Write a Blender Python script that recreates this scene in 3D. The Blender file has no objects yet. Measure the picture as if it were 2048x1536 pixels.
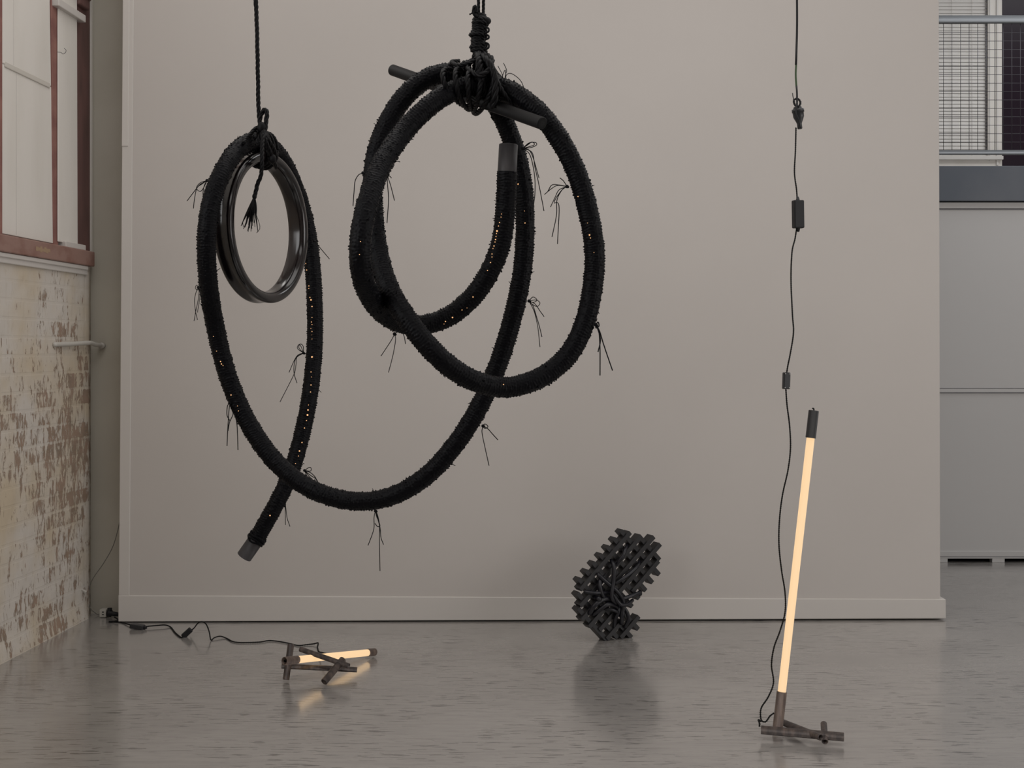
import bpy, math, random
import numpy as np
from mathutils import Vector, Matrix

random.seed(7); rng = np.random.default_rng(7)
S = bpy.context.scene
COL = S.collection

# ------------------------------------------------------------------ camera
F = 2400.0; HZ = 700.0; CH = 1.5         # focal length in pixels, horizon row, camera height
cd = bpy.data.cameras.new('camera'); cam = bpy.data.objects.new('camera', cd); COL.objects.link(cam)
cam.location = (0, 0, CH); cam.rotation_euler = (math.pi/2, 0, 0)
cd.sensor_width = 36.0; cd.lens = F/2048*36.0; cd.shift_y = -(768-HZ)/2048
cd.clip_end = 60
S.camera = cam

# ------------------------------------------------------------------ world, exposure, lights
S.view_settings.view_transform = 'Standard'
S.view_settings.look = 'None'
S.view_settings.gamma = 1.0
S.view_settings.use_curve_mapping = False
S.view_settings.exposure = 0.0
w = bpy.data.worlds.new('world'); S.world = w; w.use_nodes = True
w.node_tree.nodes['Background'].inputs[0].default_value = (0.9, 0.95, 1.0, 1)
w.node_tree.nodes['Background'].inputs[1].default_value = 0.12

def area(name, loc, rot, sx, sy, power, col=(1, 1, 1)):
    l = bpy.data.lights.new(name, 'AREA'); l.shape = 'RECTANGLE'; l.size = sx; l.size_y = sy
    l.energy = power; l.color = col
    o = bpy.data.objects.new(name, l); COL.objects.link(o); o.location = loc; o.rotation_euler = rot
    return o
R = math.radians
# daylight: roof lights, windows in the left wall and windows in the right wall; then two added fill lights
area('skylight_front', (0.8, 4.2, 4.92), (0, 0, 0), 5.0, 2.2, 66, (1.0, 0.965, 0.94))
area('skylight_back', (0.8, -0.5, 4.92), (0, 0, 0), 5.0, 2.2, 60, (1.0, 0.965, 0.94))
area('daylight_right', (6.4, 1.6, 2.3), (0, R(90), 0), 2.6, 5.0, 120, (1.0, 0.975, 0.96))
area('daylight_left', (-2.55, 1.4, 2.9), (0, R(-90), 0), 1.7, 3.0, 52, (0.98, 0.985, 1.0))
area('fill_recess', (-1.75, 6.1, 4.92), (0, 0, 0),   .7, .9, 7.5, (1.0, .98, .95))  # added fill, brightens the top of the recess and the partition's left edge
area('fill_far_wall', (4.6, 7.6, 4.92), (0, 0, 0), 3.4, 1.3, 58, (0.97, 0.98, 1.0))  # added fill that lifts the far wall and mezzanine

# ------------------------------------------------------------------ helpers
def P(px, py, Y):
    return Vector(((px-1024)/F*Y, Y, CH-(py-HZ)/F*Y))
def floorY(py): return F*CH/(py-HZ)

class MB:
    def __init__(s): s.v = []; s.f = []; s.n = 0
    def add(s, verts, faces):
        verts = np.asarray(verts, dtype=float).reshape(-1, 3)
        s.v.append(verts); s.f += [tuple(i+s.n for i in f) for f in faces]; s.n += len(verts)
    def build(s, name, mat, parent=None, smooth=True, bevel=0):
        me = bpy.data.meshes.new(name)
        v = np.concatenate(s.v) if s.v else np.zeros((0, 3))
        me.from_pydata(v.tolist(), [], s.f); me.update()
        if smooth:
            me.polygons.foreach_set('use_smooth', [True]*len(me.polygons))
        me.materials.append(mat)
        o = bpy.data.objects.new(name, me); COL.objects.link(o)
        if parent:
            o.parent = parent; o.matrix_parent_inverse = Matrix.Translation(-parent.location) @ Matrix.Identity(4)
        if bevel:
            b = o.modifiers.new('bevel', 'BEVEL'); b.width = bevel; b.segments = 2; b.limit_method = 'ANGLE'
        return o
    def box(s, lo, hi, M=None):
        vs = [(x, y, z) for x in (lo[0], hi[0]) for y in (lo[1], hi[1]) for z in (lo[2], hi[2])]
        if M is not None: vs = [tuple(M @ Vector(v)) for v in vs]
        s.hexa(vs)
    def hexa(s, vs):   # order: x-major, y, z
        s.add(vs, [(0, 1, 3, 2), (4, 6, 7, 5), (0, 4, 5, 1), (2, 3, 7, 6), (0, 2, 6, 4), (1, 5, 7, 3)])
    def tube(s, pts, r, seg=8, closed=False, disp=None):
        pts = np.asarray(pts, dtype=float); n = len(pts)
        if closed: T = np.roll(pts, -1, 0)-np.roll(pts, 1, 0)
        else: T = np.gradient(pts, axis=0)
        T /= np.linalg.norm(T, axis=1)[:, None]+1e-12
        ref = np.array([0, 0, 1.0]) if abs(T[0][2]) < .9 else np.array([1.0, 0, 0])
        U = np.zeros((n, 3)); u = np.cross(T[0], ref); u /= np.linalg.norm(u)
        for i in range(n):
            u = u-T[i]*np.dot(u, T[i]); u /= np.linalg.norm(u); U[i] = u
        V = np.cross(T, U)
        rr = np.full(n, r) if np.isscalar(r) else np.asarray(r)
        a = np.arange(seg)/seg*2*np.pi
        rad = rr[:, None]*np.ones(seg)[None]
        if disp is not None: rad = rad+disp
        v = pts[:, None]+rad[:, :, None]*(np.cos(a)[None, :, None]*U[:, None]+np.sin(a)[None, :, None]*V[:, None])
        v = v.reshape(-1, 3); m = n if closed else n-1
        fs = []
        for i in range(m):
            i2 = (i+1) % n
            for j in range(seg):
                j2 = (j+1) % seg
                fs.append((i*seg+j, i*seg+j2, i2*seg+j2, i2*seg+j))
        if not closed:
            fs.append(tuple(range(seg-1, -1, -1))); fs.append(tuple((n-1)*seg+j for j in range(seg)))
        s.add(v, fs)
    def lathe(s, p0, p1, prof, seg=32):
        # prof: list of (distance along axis from p0, radius)
        p0 = Vector(p0); p1 = Vector(p1); t = (p1-p0).normalized()
        ref = Vector((0, 0, 1)) if abs(t.z) < .9 else Vector((1, 0, 0))
        u = t.cross(ref).normalized(); vv = t.cross(u)
        vs = []; fs = []
        for d, r in prof:
            for j in range(seg):
                a = j/seg*2*math.pi
                vs.append(p0+t*d+(u*math.cos(a)+vv*math.sin(a))*max(r, 1e-5))
        for i in range(len(prof)-1):
            for j in range(seg):
                j2 = (j+1) % seg
                fs.append((i*seg+j, i*seg+j2, (i+1)*seg+j2, (i+1)*seg+j))
        s.add([tuple(x) for x in vs], fs)
    def rod(s, p0, p1, r, hollow=0.0, depth=0.03, seg=28, hole0=True, hole1=True):
        L = (Vector(p1)-Vector(p0)).length; c = r*.08
        pr = []
        if hollow and hole0: pr += [(depth, 0), (depth, hollow), (0, hollow)]
        else: pr += [(0, 0)]
        pr += [(0, r-c), (0, r-c), (c, r), (c, r), (L-c, r), (L-c, r), (L, r-c), (L, r-c)]
        if hollow and hole1: pr += [(L, hollow), (L-depth, hollow), (L-depth, 0)]
        else: pr += [(L, 0)]
        s.lathe(p0, p1, pr, seg)
    def ball(s, c, r, seg=8, rings=5, sc=(1, 1, 1)):
        vs = []; fs = []
        for i in range(rings+1):
            th = math.pi*i/rings
            for j in range(seg):
                a = 2*math.pi*j/seg
                vs.append((c[0]+sc[0]*r*math.sin(th)*math.cos(a), c[1]+sc[1]*r*math.sin(th)*math.sin(a), c[2]+sc[2]*r*math.cos(th)))
        for i in range(rings):
            for j in range(seg):
                j2 = (j+1) % seg
                fs.append((i*seg+j, (i+1)*seg+j, (i+1)*seg+j2, i*seg+j2))
        s.add(vs, fs)

def spline(pts, step=None, n=None, closed=False):
    p = np.array([list(q) for q in pts], dtype=float)
    if closed: q = np.concatenate([p[-1:], p, p[:2]])
    else: q = np.concatenate([[2*p[0]-p[1]], p, [2*p[-1]-p[-2]]])
    out = []
    for i in range(1, len(q)-2):
        t = np.linspace(0, 1, 24, endpoint=False)[:, None]
        a, b, c, d = q[i-1], q[i], q[i+1], q[i+2]
        out.append(.5*((2*b)+(-a+c)*t+(2*a-5*b+4*c-d)*t**2+(-a+3*b-3*c+d)*t**3))
    if not closed: out.append(p[-1:])
    o = np.concatenate(out)
    if closed: o = np.concatenate([o, o[:1]])
    L = np.concatenate([[0], np.cumsum(np.linalg.norm(np.diff(o, axis=0), axis=1))])
    k = n or max(3, int(L[-1]/step)+1)
    s = np.linspace(0, L[-1], k)
    r = np.stack([np.interp(s, L, o[:, j]) for j in range(3)], 1)
    return r[:-1] if closed else r

def smooth_path(p, it):
    p = p.copy()
    for _ in range(it):
        p[1:-1] = .25*p[:-2]+.5*p[1:-1]+.25*p[2:]
    return p

def twist(mb, pts, Rr, strands=3, pitch=None, seg=6, closed=False, wob=0):
    """a laid rope: strands winding round each other along pts"""
    pitch = pitch or Rr*7
    c = spline(pts, step=pitch/10, closed=closed)
    n = len(c)
    T = (np.roll(c, -1, 0)-np.roll(c, 1, 0)) if closed else np.gradient(c, axis=0)
    T /= np.linalg.norm(T, axis=1)[:, None]+1e-12
    ref = np.array([0, 0, 1.0]) if abs(T[0][2]) < .9 else np.array([1.0, 0, 0])
    u = np.cross(T[0], ref); U = np.zeros((n, 3))
    for i in range(n):
        u = u-T[i]*np.dot(u, T[i]); u /= np.linalg.norm(u); U[i] = u
    V = np.cross(T, U)
    L = np.arange(n)*pitch/10
    rs = Rr*(.56 if strands == 3 else .54); off = Rr-rs
    for k in range(strands):
        a = 2*np.pi*(L/pitch+k/strands)
        o = off*(1+wob*np.sin(L*190+k*2))
        q = c+(np.cos(a)*o)[:, None]*U+(np.sin(a)*o)[:, None]*V
        mb.tube(q, rs, seg, closed=False)

def thing(name, label, cat, loc=(0, 0, 0), group=None):
    o = bpy.data.objects.new(name, None); COL.objects.link(o); o.location = loc; o.empty_display_size = .05
    o['label'] = label; o['category'] = cat
    if group: o['group'] = group
    return o
def tag(o, label, cat, group=None):
    o['label'] = label; o['category'] = cat
    if group: o['group'] = group
    return o
def struct(o): o['kind'] = 'structure'; return o

# ------------------------------------------------------------------ materials
def mat(name, col, rough=.5, spec=.5, metal=0, noise=None, bump=None, coat=0):
    m = bpy.data.materials.new(name); m.use_nodes = True; nt = m.node_tree
    b = nt.nodes['Principled BSDF']
    b.inputs['Base Color'].default_value = (*col, 1); b.inputs['Roughness'].default_value = rough
    b.inputs['Specular IOR Level'].default_value = spec; b.inputs['Metallic'].default_value = metal
    b.inputs['Coat Weight'].default_value = coat
    tc = nt.nodes.new('ShaderNodeTexCoord')
    if noise:    # (scale xyz, second colour, lo, hi)
        mp = nt.nodes.new('ShaderNodeMapping'); mp.inputs['Scale'].default_value = noise[0]
        nz = nt.nodes.new('ShaderNodeTexNoise'); nz.inputs['Scale'].default_value = 1; nz.inputs['Detail'].default_value = 6
        cr = nt.nodes.new('ShaderNodeValToRGB')
        cr.color_ramp.elements[0].position = noise[2]; cr.color_ramp.elements[0].color = (*col, 1)
        cr.color_ramp.elements[1].position = noise[3]; cr.color_ramp.elements[1].color = (*noise[1], 1)
        nt.links.new(tc.outputs['Object'], mp.inputs[0]); nt.links.new(mp.outputs[0], nz.inputs[0])
        nt.links.new(nz.outputs[0], cr.inputs[0]); nt.links.new(cr.outputs[0], b.inputs['Base Color'])
    if bump:     # (scale xyz, strength, distance)
        mp = nt.nodes.new('ShaderNodeMapping'); mp.inputs['Scale'].default_value = bump[0]
        nz = nt.nodes.new('ShaderNodeTexNoise'); nz.inputs['Scale'].default_value = 1; nz.inputs['Detail'].default_value = 4
        bp = nt.nodes.new('ShaderNodeBump'); bp.inputs['Strength'].default_value = bump[1]; bp.inputs['Distance'].default_value = bump[2]
        nt.links.new(tc.outputs['Object'], mp.inputs[0]); nt.links.new(mp.outputs[0], nz.inputs[0])
        nt.links.new(nz.outputs[0], bp.inputs['Height']); nt.links.new(bp.outputs[0], b.inputs['Normal'])
    return m
def emis(name, col, st):
    m = bpy.data.materials.new(name); m.use_nodes = True; b = m.node_tree.nodes['Principled BSDF']
    b.inputs['Base Color'].default_value = (.12, .11, .1, 1); b.inputs['Roughness'].default_value = .35; b.inputs['Specular IOR Level'].default_value = .2
    b.inputs['Emission Color'].default_value = (*col, 1); b.inputs['Emission Strength'].default_value = st
    return m

M_wall = mat('white_plaster', (.535, .502, .475), .55, .3, noise=((.6, .6, .6), (.57, .536, .508), .35, .7), bump=((30, 30, 30), .08, .002))
M_trim = mat('white_gloss_paint', (.60, .57, .54), .35, .4, bump=((12, 12, 12), .1, .002))
M_recess = mat('olive_white_plaster', (.56, .53, .46), .6, .3, noise=((3, 3, 3), (.52, .49, .42), .4, .65))
M_far = mat('far_white_paint', (.56, .552, .545), .5, .3)
M_ceil = mat('ceiling_paint', (.6, .59, .57), .8, .2)
M_board = mat('cream_board_paint', (.74, .71, .665), .45, .35, noise=((5, 5, 1.2), (.69, .66, .61), .45, .7), bump=((4, 60, 2), .12, .003))
M_red = mat('worn_red_paint', (.30, .15, .125), .5, .35, noise=((14, 5, 8), (.22, .10, .088), .42, .62), bump=((25, 25, 8), .3, .003))
M_dred = mat('dark_shaded_red_paint', (.145, .075, .068), .55, .3, noise=((10, 10, 3), (.10, .055, .05), .4, .65))  # bracket's own dark red; the right post's shade is painted with it
M_sill = mat('dusty_red_sill_paint', (.30, .185, .155), .5, .35, noise=((20, 6, 9), (.24, .13, .105), .45, .6), bump=((20, 20, 20), .3, .003))
M_yarn = mat('black_yarn', (.0018, .0018, .0030), .42, .11, bump=((700, 700, 700), .5, .001))
M_rope = mat('black_rope', (.0025, .0023, .003), .5, .17, bump=((700, 700, 700), .5, .001))
M_cord = mat('black_braided_cord', (.005, .005, .005), .6, .25)
M_ring = mat('polished_black_wood', (.004, .003, .0035), .16, .6, noise=((6, 6, 3), (.012, .006, .006), .45, .7))
M_capg = mat('dark_grey_cap', (.045, .041, .042), .5, .3, noise=((30, 30, 6), (.035, .032, .033), .4, .6))
M_stick = mat('dark_brown_metal', (.004, .0035, .0035), .55, .12)
M_black = mat('black_cap', (.013, .012, .013), .45, .4)
M_bronze = mat('streaked_bronze', (.085, .060, .050), .38, .55, .35, noise=((60, 60, 14), (.16, .115, .09), .4, .65), bump=((90, 90, 25), .2, .001))
M_dbronze = mat('dark_streaked_bronze', (.040, .031, .029), .38, .5, .3, noise=((60, 60, 14), (.095, .072, .062), .42, .66), bump=((90, 90, 25), .2, .001))
M_plastic = mat('black_plastic', (.008, .008, .010), .5, .4)
M_plastg = mat('dark_grey_plastic', (.022, .023, .026), .4, .5)
M_green = mat('green_sheath', (.04, .075, .03), .5, .4)
M_white = mat('white_plastic', (.52, .50, .46), .4, .4)
M_grcab = mat('grey_cable', (.20, .19, .17), .5, .3)
M_screw = mat('steel_screw', (.6, .6, .58), .3, .5, .9)
M_latt = mat('black_stained_bar', (.013, .0125, .014), .45, .4, noise=((25, 25, 25), (.018, .017, .018), .4, .7))
M_fat = mat('black_rubber_rope', (.008, .008, .012), .36, .45)
M_rail = mat('blue_grey_rail', (.17, .18, .19), .35, .5, .2)
M_wire = mat('grey_wire', (.07, .068, .078), .45, .5, .3)
M_beam = mat('blue_grey_beam', (.085, .10, .125), .42, .45, noise=((1.5, 1.5, 1.5), (.12, .13, .15), .4, .65))
M_slat = mat('blind_slat', (.68, .66, .63), .5, .35)
M_dark = mat('dark_glass', (.012, .004, .012), .3, .25)
M_gap = mat('dark_gap', (.008, .008, .01), .8, .1)
M_lamp = emis('lit_tube', (.95, .64, .345), .95)
M_led = emis('led_points', (1.0, .52, .22), 1.0)

# brick with flaking whitewash
def brick_mat():
    m = bpy.data.materials.new('whitewashed_brick'); m.use_nodes = True; nt = m.node_tree; N = nt.nodes; L = nt.links
    b = N['Principled BSDF']; b.inputs['Roughness'].default_value = .75; b.inputs['Specular IOR Level'].default_value = .25
    tc = N.new('ShaderNodeTexCoord'); sep = N.new('ShaderNodeSeparateXYZ'); L.new(tc.outputs['Object'], sep.inputs[0])
    cmb = N.new('ShaderNodeCombineXYZ'); L.new(sep.outputs['Y'], cmb.inputs['X']); L.new(sep.outputs['Z'], cmb.inputs['Y'])
    def noise(sc, det=5, rough=.6, dist=0):
        mp = N.new('ShaderNodeMapping'); mp.inputs['Scale'].default_value = sc; L.new(cmb.outputs[0], mp.inputs[0])
        n = N.new('ShaderNodeTexNoise'); n.inputs['Scale'].default_value = 1; n.inputs['Detail'].default_value = det
        n.inputs['Roughness'].default_value = rough; n.inputs['Distortion'].default_value = dist
        L.new(mp.outputs[0], n.inputs[0]); return n.outputs[0]
    def ramp(inp, a, bb, ca=(0, 0, 0), cb=(1, 1, 1)):
        r = N.new('ShaderNodeValToRGB'); r.color_ramp.elements[0].position = a; r.color_ramp.elements[1].position = bb
        r.color_ramp.elements[0].color = (*ca, 1); r.color_ramp.elements[1].color = (*cb, 1); L.new(inp, r.inputs[0]); return r.outputs[0]
    def mth(op, a, bb):
        n = N.new('ShaderNodeMath'); n.operation = op
        for i, x in enumerate((a, bb)):
            if isinstance(x, (int, float)): n.inputs[i].default_value = x
            else: L.new(x, n.inputs[i])
        return n.outputs[0]
    def mix(f, a, bb, mode='MIX'):
        n = N.new('ShaderNodeMix'); n.data_type = 'RGBA'; n.blend_type = mode
        if isinstance(f, (int, float)): n.inputs[0].default_value = f
        else: L.new(f, n.inputs[0])
        for i, x in ((6, a), (7, bb)):
            if isinstance(x, tuple): n.inputs[i].default_value = (*x, 1)
            else: L.new(x, n.inputs[i])
        return n.outputs[2]
    br = N.new('ShaderNodeTexBrick'); L.new(cmb.outputs[0], br.inputs['Vector'])
    br.inputs['Scale'].default_value = 1; br.inputs['Brick Width'].default_value = .235; br.inputs['Row Height'].default_value = .092
    br.inputs['Mortar Size'].default_value = .010; br.inputs['Mortar Smooth'].default_value = .6
    br.inputs['Color1'].default_value = (0, 0, 0, 1); br.inputs['Color2'].default_value = (1, 1, 1, 1); br.inputs['Mortar'].default_value = (.5, .5, .5, 1)
    perbrick = br.outputs['Color']; mortar = br.outputs['Fac']
    bw = N.new('ShaderNodeRGBToBW'); L.new(perbrick, bw.inputs[0])
    # flake mask: ragged streaks, more in some bricks, more low down and towards the corner
    fine = noise((36, 11, 1), 8, .75, .5)
    big = noise((1.6, 1.25, 1), 2, .5)
    med = noise((9, 6, 1), 3, .5)
    s = mth('ADD', mth('MULTIPLY', fine, .80), mth('MULTIPLY', big, .30))
    s = mth('ADD', s, mth('MULTIPLY', med, .34))
    s = mth('ADD', s, mth('MULTIPLY', bw.outputs[0], .07))
    low = mth('MINIMUM', mth('MAXIMUM', mth('MULTIPLY', mth('SUBTRACT', 1.35, sep.outputs['Z']), .12), -.005), .05)
    near = mth('MINIMUM', mth('MAXIMUM', mth('MULTIPLY', mth('SUBTRACT', sep.outputs['Y'], 5.9), .09), -.02), .045)
    s = mth('ADD', mth('ADD', s, low), near)
    s = mth('SUBTRACT', s, mth('MULTIPLY', mortar, .04))
    mask = ramp(s, .838, .876)
    brickc = ramp(noise((7, 12, 1), 3), .35, .7, (.36, .255, .195), (.25, .195, .15))
    brickc = mix(ramp(noise((60, 60, 1), 3), .5, .75), brickc, (.32, .24, .165))
    white = mix(ramp(noise((2.2, 2.0, 1), 3), .42, .66), (.60, .56, .51), (.56, .475, .355))
    white = mix(mth('MULTIPLY', ramp(noise((40, 12, 1), 6, .7), .55, .72), .45), white, (.42, .355, .27))
    white = mix(mth('MULTIPLY', mortar, .05), white, (.42, .38, .31))
    L.new(mix(mask, white, brickc), b.inputs['Base Color'])
    h = mth('SUBTRACT', mth('ADD', mth('MULTIPLY', mortar, -.22), mth('MULTIPLY', fine, .25)), mth('MULTIPLY', mask, .5))
    bp = N.new('ShaderNodeBump'); bp.inputs['Strength'].default_value = .55; bp.inputs['Distance'].default_value = .006
    L.new(h, bp.inputs['Height']); L.new(bp.outputs[0], b.inputs['Normal'])
    return m
M_brick = brick_mat()

def floor_mat():
    m = bpy.data.materials.new('polished_grey_floor'); m.use_nodes = True; nt = m.node_tree; N = nt.nodes; L = nt.links
    b = N['Principled BSDF']
    tc = N.new('ShaderNodeTexCoord')
    def noise(sc, det=5, rough=.6, off=0):
        mp = N.new('ShaderNodeMapping'); mp.inputs['Scale'].default_value = sc; mp.inputs['Location'].default_value = (off, off, 0)
        mp.inputs['Rotation'].default_value = (0, 0, 0)
        L.new(tc.outputs['Object'], mp.inputs[0])
        n = N.new('ShaderNodeTexNoise'); n.inputs['Scale'].default_value = 1; n.inputs['Detail'].default_value = det
        n.inputs['Roughness'].default_value = rough; L.new(mp.outputs[0], n.inputs[0]); return n.outputs[0]
    def ramp(inp, a, bb, ca=(0, 0, 0), cb=(1, 1, 1)):
        r = N.new('ShaderNodeValToRGB'); r.color_ramp.elements[0].position = a; r.color_ramp.elements[1].position = bb
        r.color_ramp.elements[0].color = (*ca, 1); r.color_ramp.elements[1].color = (*cb, 1); L.new(inp, r.inputs[0]); return r.outputs[0]
    def mix(f, a, bb):
        n = N.new('ShaderNodeMix'); n.data_type = 'RGBA'; L.new(f, n.inputs[0])
        for i, x in ((6, a), (7, bb)):
            if isinstance(x, tuple): n.inputs[i].default_value = (*x, 1)
            else: L.new(x, n.inputs[i])
        return n.outputs[2]
    def mul(a, k):
        n = N.new('ShaderNodeMath'); n.operation = 'MULTIPLY'; L.new(a, n.inputs[0])
        if isinstance(k, float): n.inputs[1].default_value = k
        else: L.new(k, n.inputs[1])
        return n.outputs[0]
    base = ramp(noise((1.3, 2.2, 1), 4), .3, .7, (.255, .240, .227), (.325, .307, .288))
    c = mix(mul(ramp(noise((5, 34, 1), 6, .7), .45, .75), .42), base, (.15, .142, .136))
    scr = mul(ramp(noise((9, 70, 1), 3, .5, 3.3), .585, .63), ramp(noise((2.0, 2.5, 1), 2, .5, 9), .36, .55))
    c = mix(mul(scr, .9), c, (.05, .047, .045))
    L.new(c, b.inputs['Base Color'])
    r = ramp(noise((4, 26, 1), 5), .3, .75, (.19, .19, .19), (.25, .25, .25)); L.new(r, b.inputs['Roughness'])
    b.inputs['Specular IOR Level'].default_value = .9; b.inputs['IOR'].default_value = 1.9
    b.inputs['Coat Weight'].default_value = .6; b.inputs['Coat Roughness'].default_value = .13; b.inputs['Coat IOR'].default_value = 1.6
    bp = N.new('ShaderNodeBump'); bp.inputs['Strength'].default_value = .08; bp.inputs['Distance'].default_value = .0010
    L.new(noise((5, 30, 1), 4), bp.inputs['Height']); L.new(bp.outputs[0], b.inputs['Normal'])
    return m
M_floor = floor_mat()

# ------------------------------------------------------------------ the room
mb = MB(); mb.box((-4.5, -5, -.12), (8, 12, 0)); struct(mb.build('floor', M_floor, smooth=False))
mb = MB(); mb.box((-4.5, -5, 5), (8, 12, 5.1)); struct(mb.build('ceiling', M_ceil, smooth=False))
mb = MB(); mb.box((-4.5, -5.1, 0), (8, -5, 5)); struct(mb.build('wall_back', M_wall, smooth=False))
mb = MB(); mb.box((6.5, -5, 0), (6.6, 12, 5)); struct(mb.build('wall_right', M_wall, smooth=False))

# brick wall: plane X = BX(Y) + n
def BX(Y, n=0.0): return -2.38+.0733*(Y-6.77)+n
def BY(px, n=0.0): return (-2.8762+n)/((px-1024)/F-.0733)
mb = MB()
Ys = np.concatenate([np.linspace(-5, 5.2, 20)[:-1], np.linspace(5.2, 6.70, 110)]); Zs = np.linspace(0, 1.97, 130)
g = rng.normal(0, 1, (len(Ys), len(Zs)))
for _ in range(6): g = (g+np.roll(g, 1, 0)+np.roll(g, -1, 0)+np.roll(g, 1, 1)+np.roll(g, -1, 1))/5
g = g/np.abs(g).max()*.004
vs = [(BX(Y, g[i, j]+(.010 if z < .12 and Y > 5 else 0)*(1-z/.12 if z < .12 else 0)*2), Y, z) for i, Y in enumerate(Ys) for j, z in enumerate(Zs)]
nz = len(Zs)
fs = [(i*nz+j, (i+1)*nz+j, (i+1)*nz+j+1, i*nz+j+1) for i in range(len(Ys)-1) for j in range(nz-1)]
mb.add(vs, fs)
# corner return turned towards the room
cv = []
for j, z in enumerate(Zs):
    cv += [(BX(6.70, g[-1, j]), 6.70, z), (BX(6.70)+.008+g[-2, j]*.5, 6.73, z), ((181-1024)/F*6.79, 6.79, z), ((181-1024)/F*6.79-.25, 6.80, z)]
mb.add(cv, [(j*4+k, j*4+k+1, (j+1)*4+k+1, (j+1)*4+k) for j in range(nz-1) for k in range(3)])
mb.add([(BX(-5), -5, 1.97), (BX(6.7), 6.7, 1.97), (-2.7, 6.8, 1.97), (-3.2, -5, 1.97)], [(0, 1, 2, 3)])
mb.box((-3.3, -5, 0), (-2.95, 6.8, 1.96))
struct(mb.build('wall_left', M_brick))
# upper part of the left wall, behind the window
mb = MB(); mb.hexa([(BX(-5)-.35, -5, 1.97), (BX(-5)-.35, -5, 5), (BX(6.8)-.35, 6.8, 1.97), (BX(6.8)-.35, 6.8, 5),
                    (BX(-5)-.12, -5, 1.97), (BX(-5)-.12, -5, 5), (BX(6.8)-.12, 6.8, 1.97), (BX(6.8)-.12, 6.8, 5)])
struct(mb.build('wall_left_upper', M_board, smooth=False))
# recessed wall behind the corner
mb = MB(); mb.box((-2.75, 6.83, 0), (-1.2, 6.9, 5)); struct(mb.build('wall_recess', M_recess, smooth=False))
mb = MB(); mb.box((-1.27, 6.9, 0), (-1.2, 12, 5)); struct(mb.build('wall_passage', M_wall, smooth=False))

# ---- white partition wall
def lerp(a, b, t): return a+(b-a)*t
def partX(side, z):
    if side == 0: return lerp(-2.1635, -2.1387, z/3.427)
    return lerp(2.3807, 2.3723, z/3.444)
def partY(X): return lerp(6.606, 6.667, (X+2.16)/4.54)
mb = MB()
TH = .14; H = 4.98
mb.hexa([(partX(0, 0), 6.606, .006), (partX(0, H), 6.606, H), (partX(0, 0), 6.606+TH, .006), (partX(0, H), 6.606+TH, H),
         (partX(1, 0), 6.667, .006), (partX(1, H), 6.667, H), (partX(1, 0), 6.667+TH, .006), (partX(1, H), 6.667+TH, H)])
struct(mb.build('wall_partition', M_wall, smooth=False, bevel=.004))
# corner board up the left edge
mb = MB()
for z0, z1, wd, pr in ((.15, 4.97, .058, .004), (2.62, 4.97, .036, .009)):
    a0, a1 = partX(0, z0)-.001, partX(0, z1)-.001
    mb.hexa([(a0, 6.604-pr, z0), (a1, 6.604-pr, z1), (a0, 6.62, z0), (a1, 6.62, z1),
             (a0+wd, 6.605-pr, z0), (a1+wd, 6.605-pr, z1), (a0+wd, 6.62, z0), (a1+wd, 6.62, z1)])
struct(mb.build('trim_1', M_trim, smooth=False, bevel=.003))
mb = MB()
xl, xr = partX(0, 0)-.002, partX(1, 0)+.027
yl, yr = 6.597, 6.658
mb.hexa([(xl, yl, .006), (xl, yl, .151), (xl, yl+.02, .006), (xl, yl+.02, .151),
         (xr, yr, .010), (xr, yr, .1166), (xr, yr+.02, .010), (xr, yr+.02, .1166)])
mb.hexa([(xr-.0265, yr+.005, .010), (xr-.0265, yr+.005, .1166), (xr-.0265, yr+.165, .010), (xr-.0265, yr+.165, .1166),
         (xr, yr, .010), (xr, yr, .1166), (xr, yr+.165, .010), (xr, yr+.165, .1166)])
struct(mb.build('baseboard_partition', M_trim, smooth=False, bevel=.004))

# ---- left window with white boards
win = bpy.data.objects.new('window_1', None); COL.objects.link(win); struct(win); win.location = (BX(6.2), 6.2, 2.05)
def wb(mb, ya0, ya1, z0, z1, n0, n1, yb0=None, yb1=None):
    """box on the brick wall plane; yb = the Y range at the top if the edges slant"""
    yb0 = ya0 if yb0 is None else yb0; yb1 = ya1 if yb1 is None else yb1
    mb.hexa([(BX(a, n), a, z) for n in (n0, n1) for (a, z) in ((ya0, z0), (yb0, z1), (ya1, z0), (yb1, z1))][0:0] or
            [(BX(ya0, n0), ya0, z0), (BX(yb0, n0), yb0, z1), (BX(ya1, n0), ya1, z0), (BX(yb1, n0), yb1, z1),
             (BX(ya0, n1), ya0, z0), (BX(yb0, n1), yb0, z1), (BX(ya1, n1), ya1, z0), (BX(yb1, n1), yb1, z1)])
ZT = 4.9
mb = MB(); wb(mb, 4.6, BY(190, .035), 1.968, 2.052, -.11, .035); mb.build('window_sill', M_sill, win, False, .006)
mb = MB(); wb(mb, 4.6, BY(176, .016), 1.918, 1.967, -.02, .016); mb.build('sill_moulding', M_trim, win, False, .004)
mb = MB(); wb(mb, 4.6, BY(177, .026), 1.945, 1.967, -.02, .026); mb.build('sill_moulding', M_trim, win, False, .004)
mb = MB(); wb(mb, 5.55, BY(7), 2.052, ZT, -.11, -.004); mb.build('window_post', M_red, win, False, .004)
mb = MB(); wb(mb, BY(108, -.006), BY(117, -.006), 2.052, ZT, -.11, -.006, BY(96, -.006), BY(117, -.006)); mb.build('window_post', M_red, win, False, .003)
mb = MB(); wb(mb, BY(150), BY(184.5), 2.052, ZT, -.11, -.012); mb.build('window_post', M_dred, win, False, .004)
mb = MB(); wb(mb, BY(184.5), BY(187.0), 1.97, ZT, -.11, -.004, BY(184.8), BY(186.6)); mb.build('plaster_edge', M_board, win, False)
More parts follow.
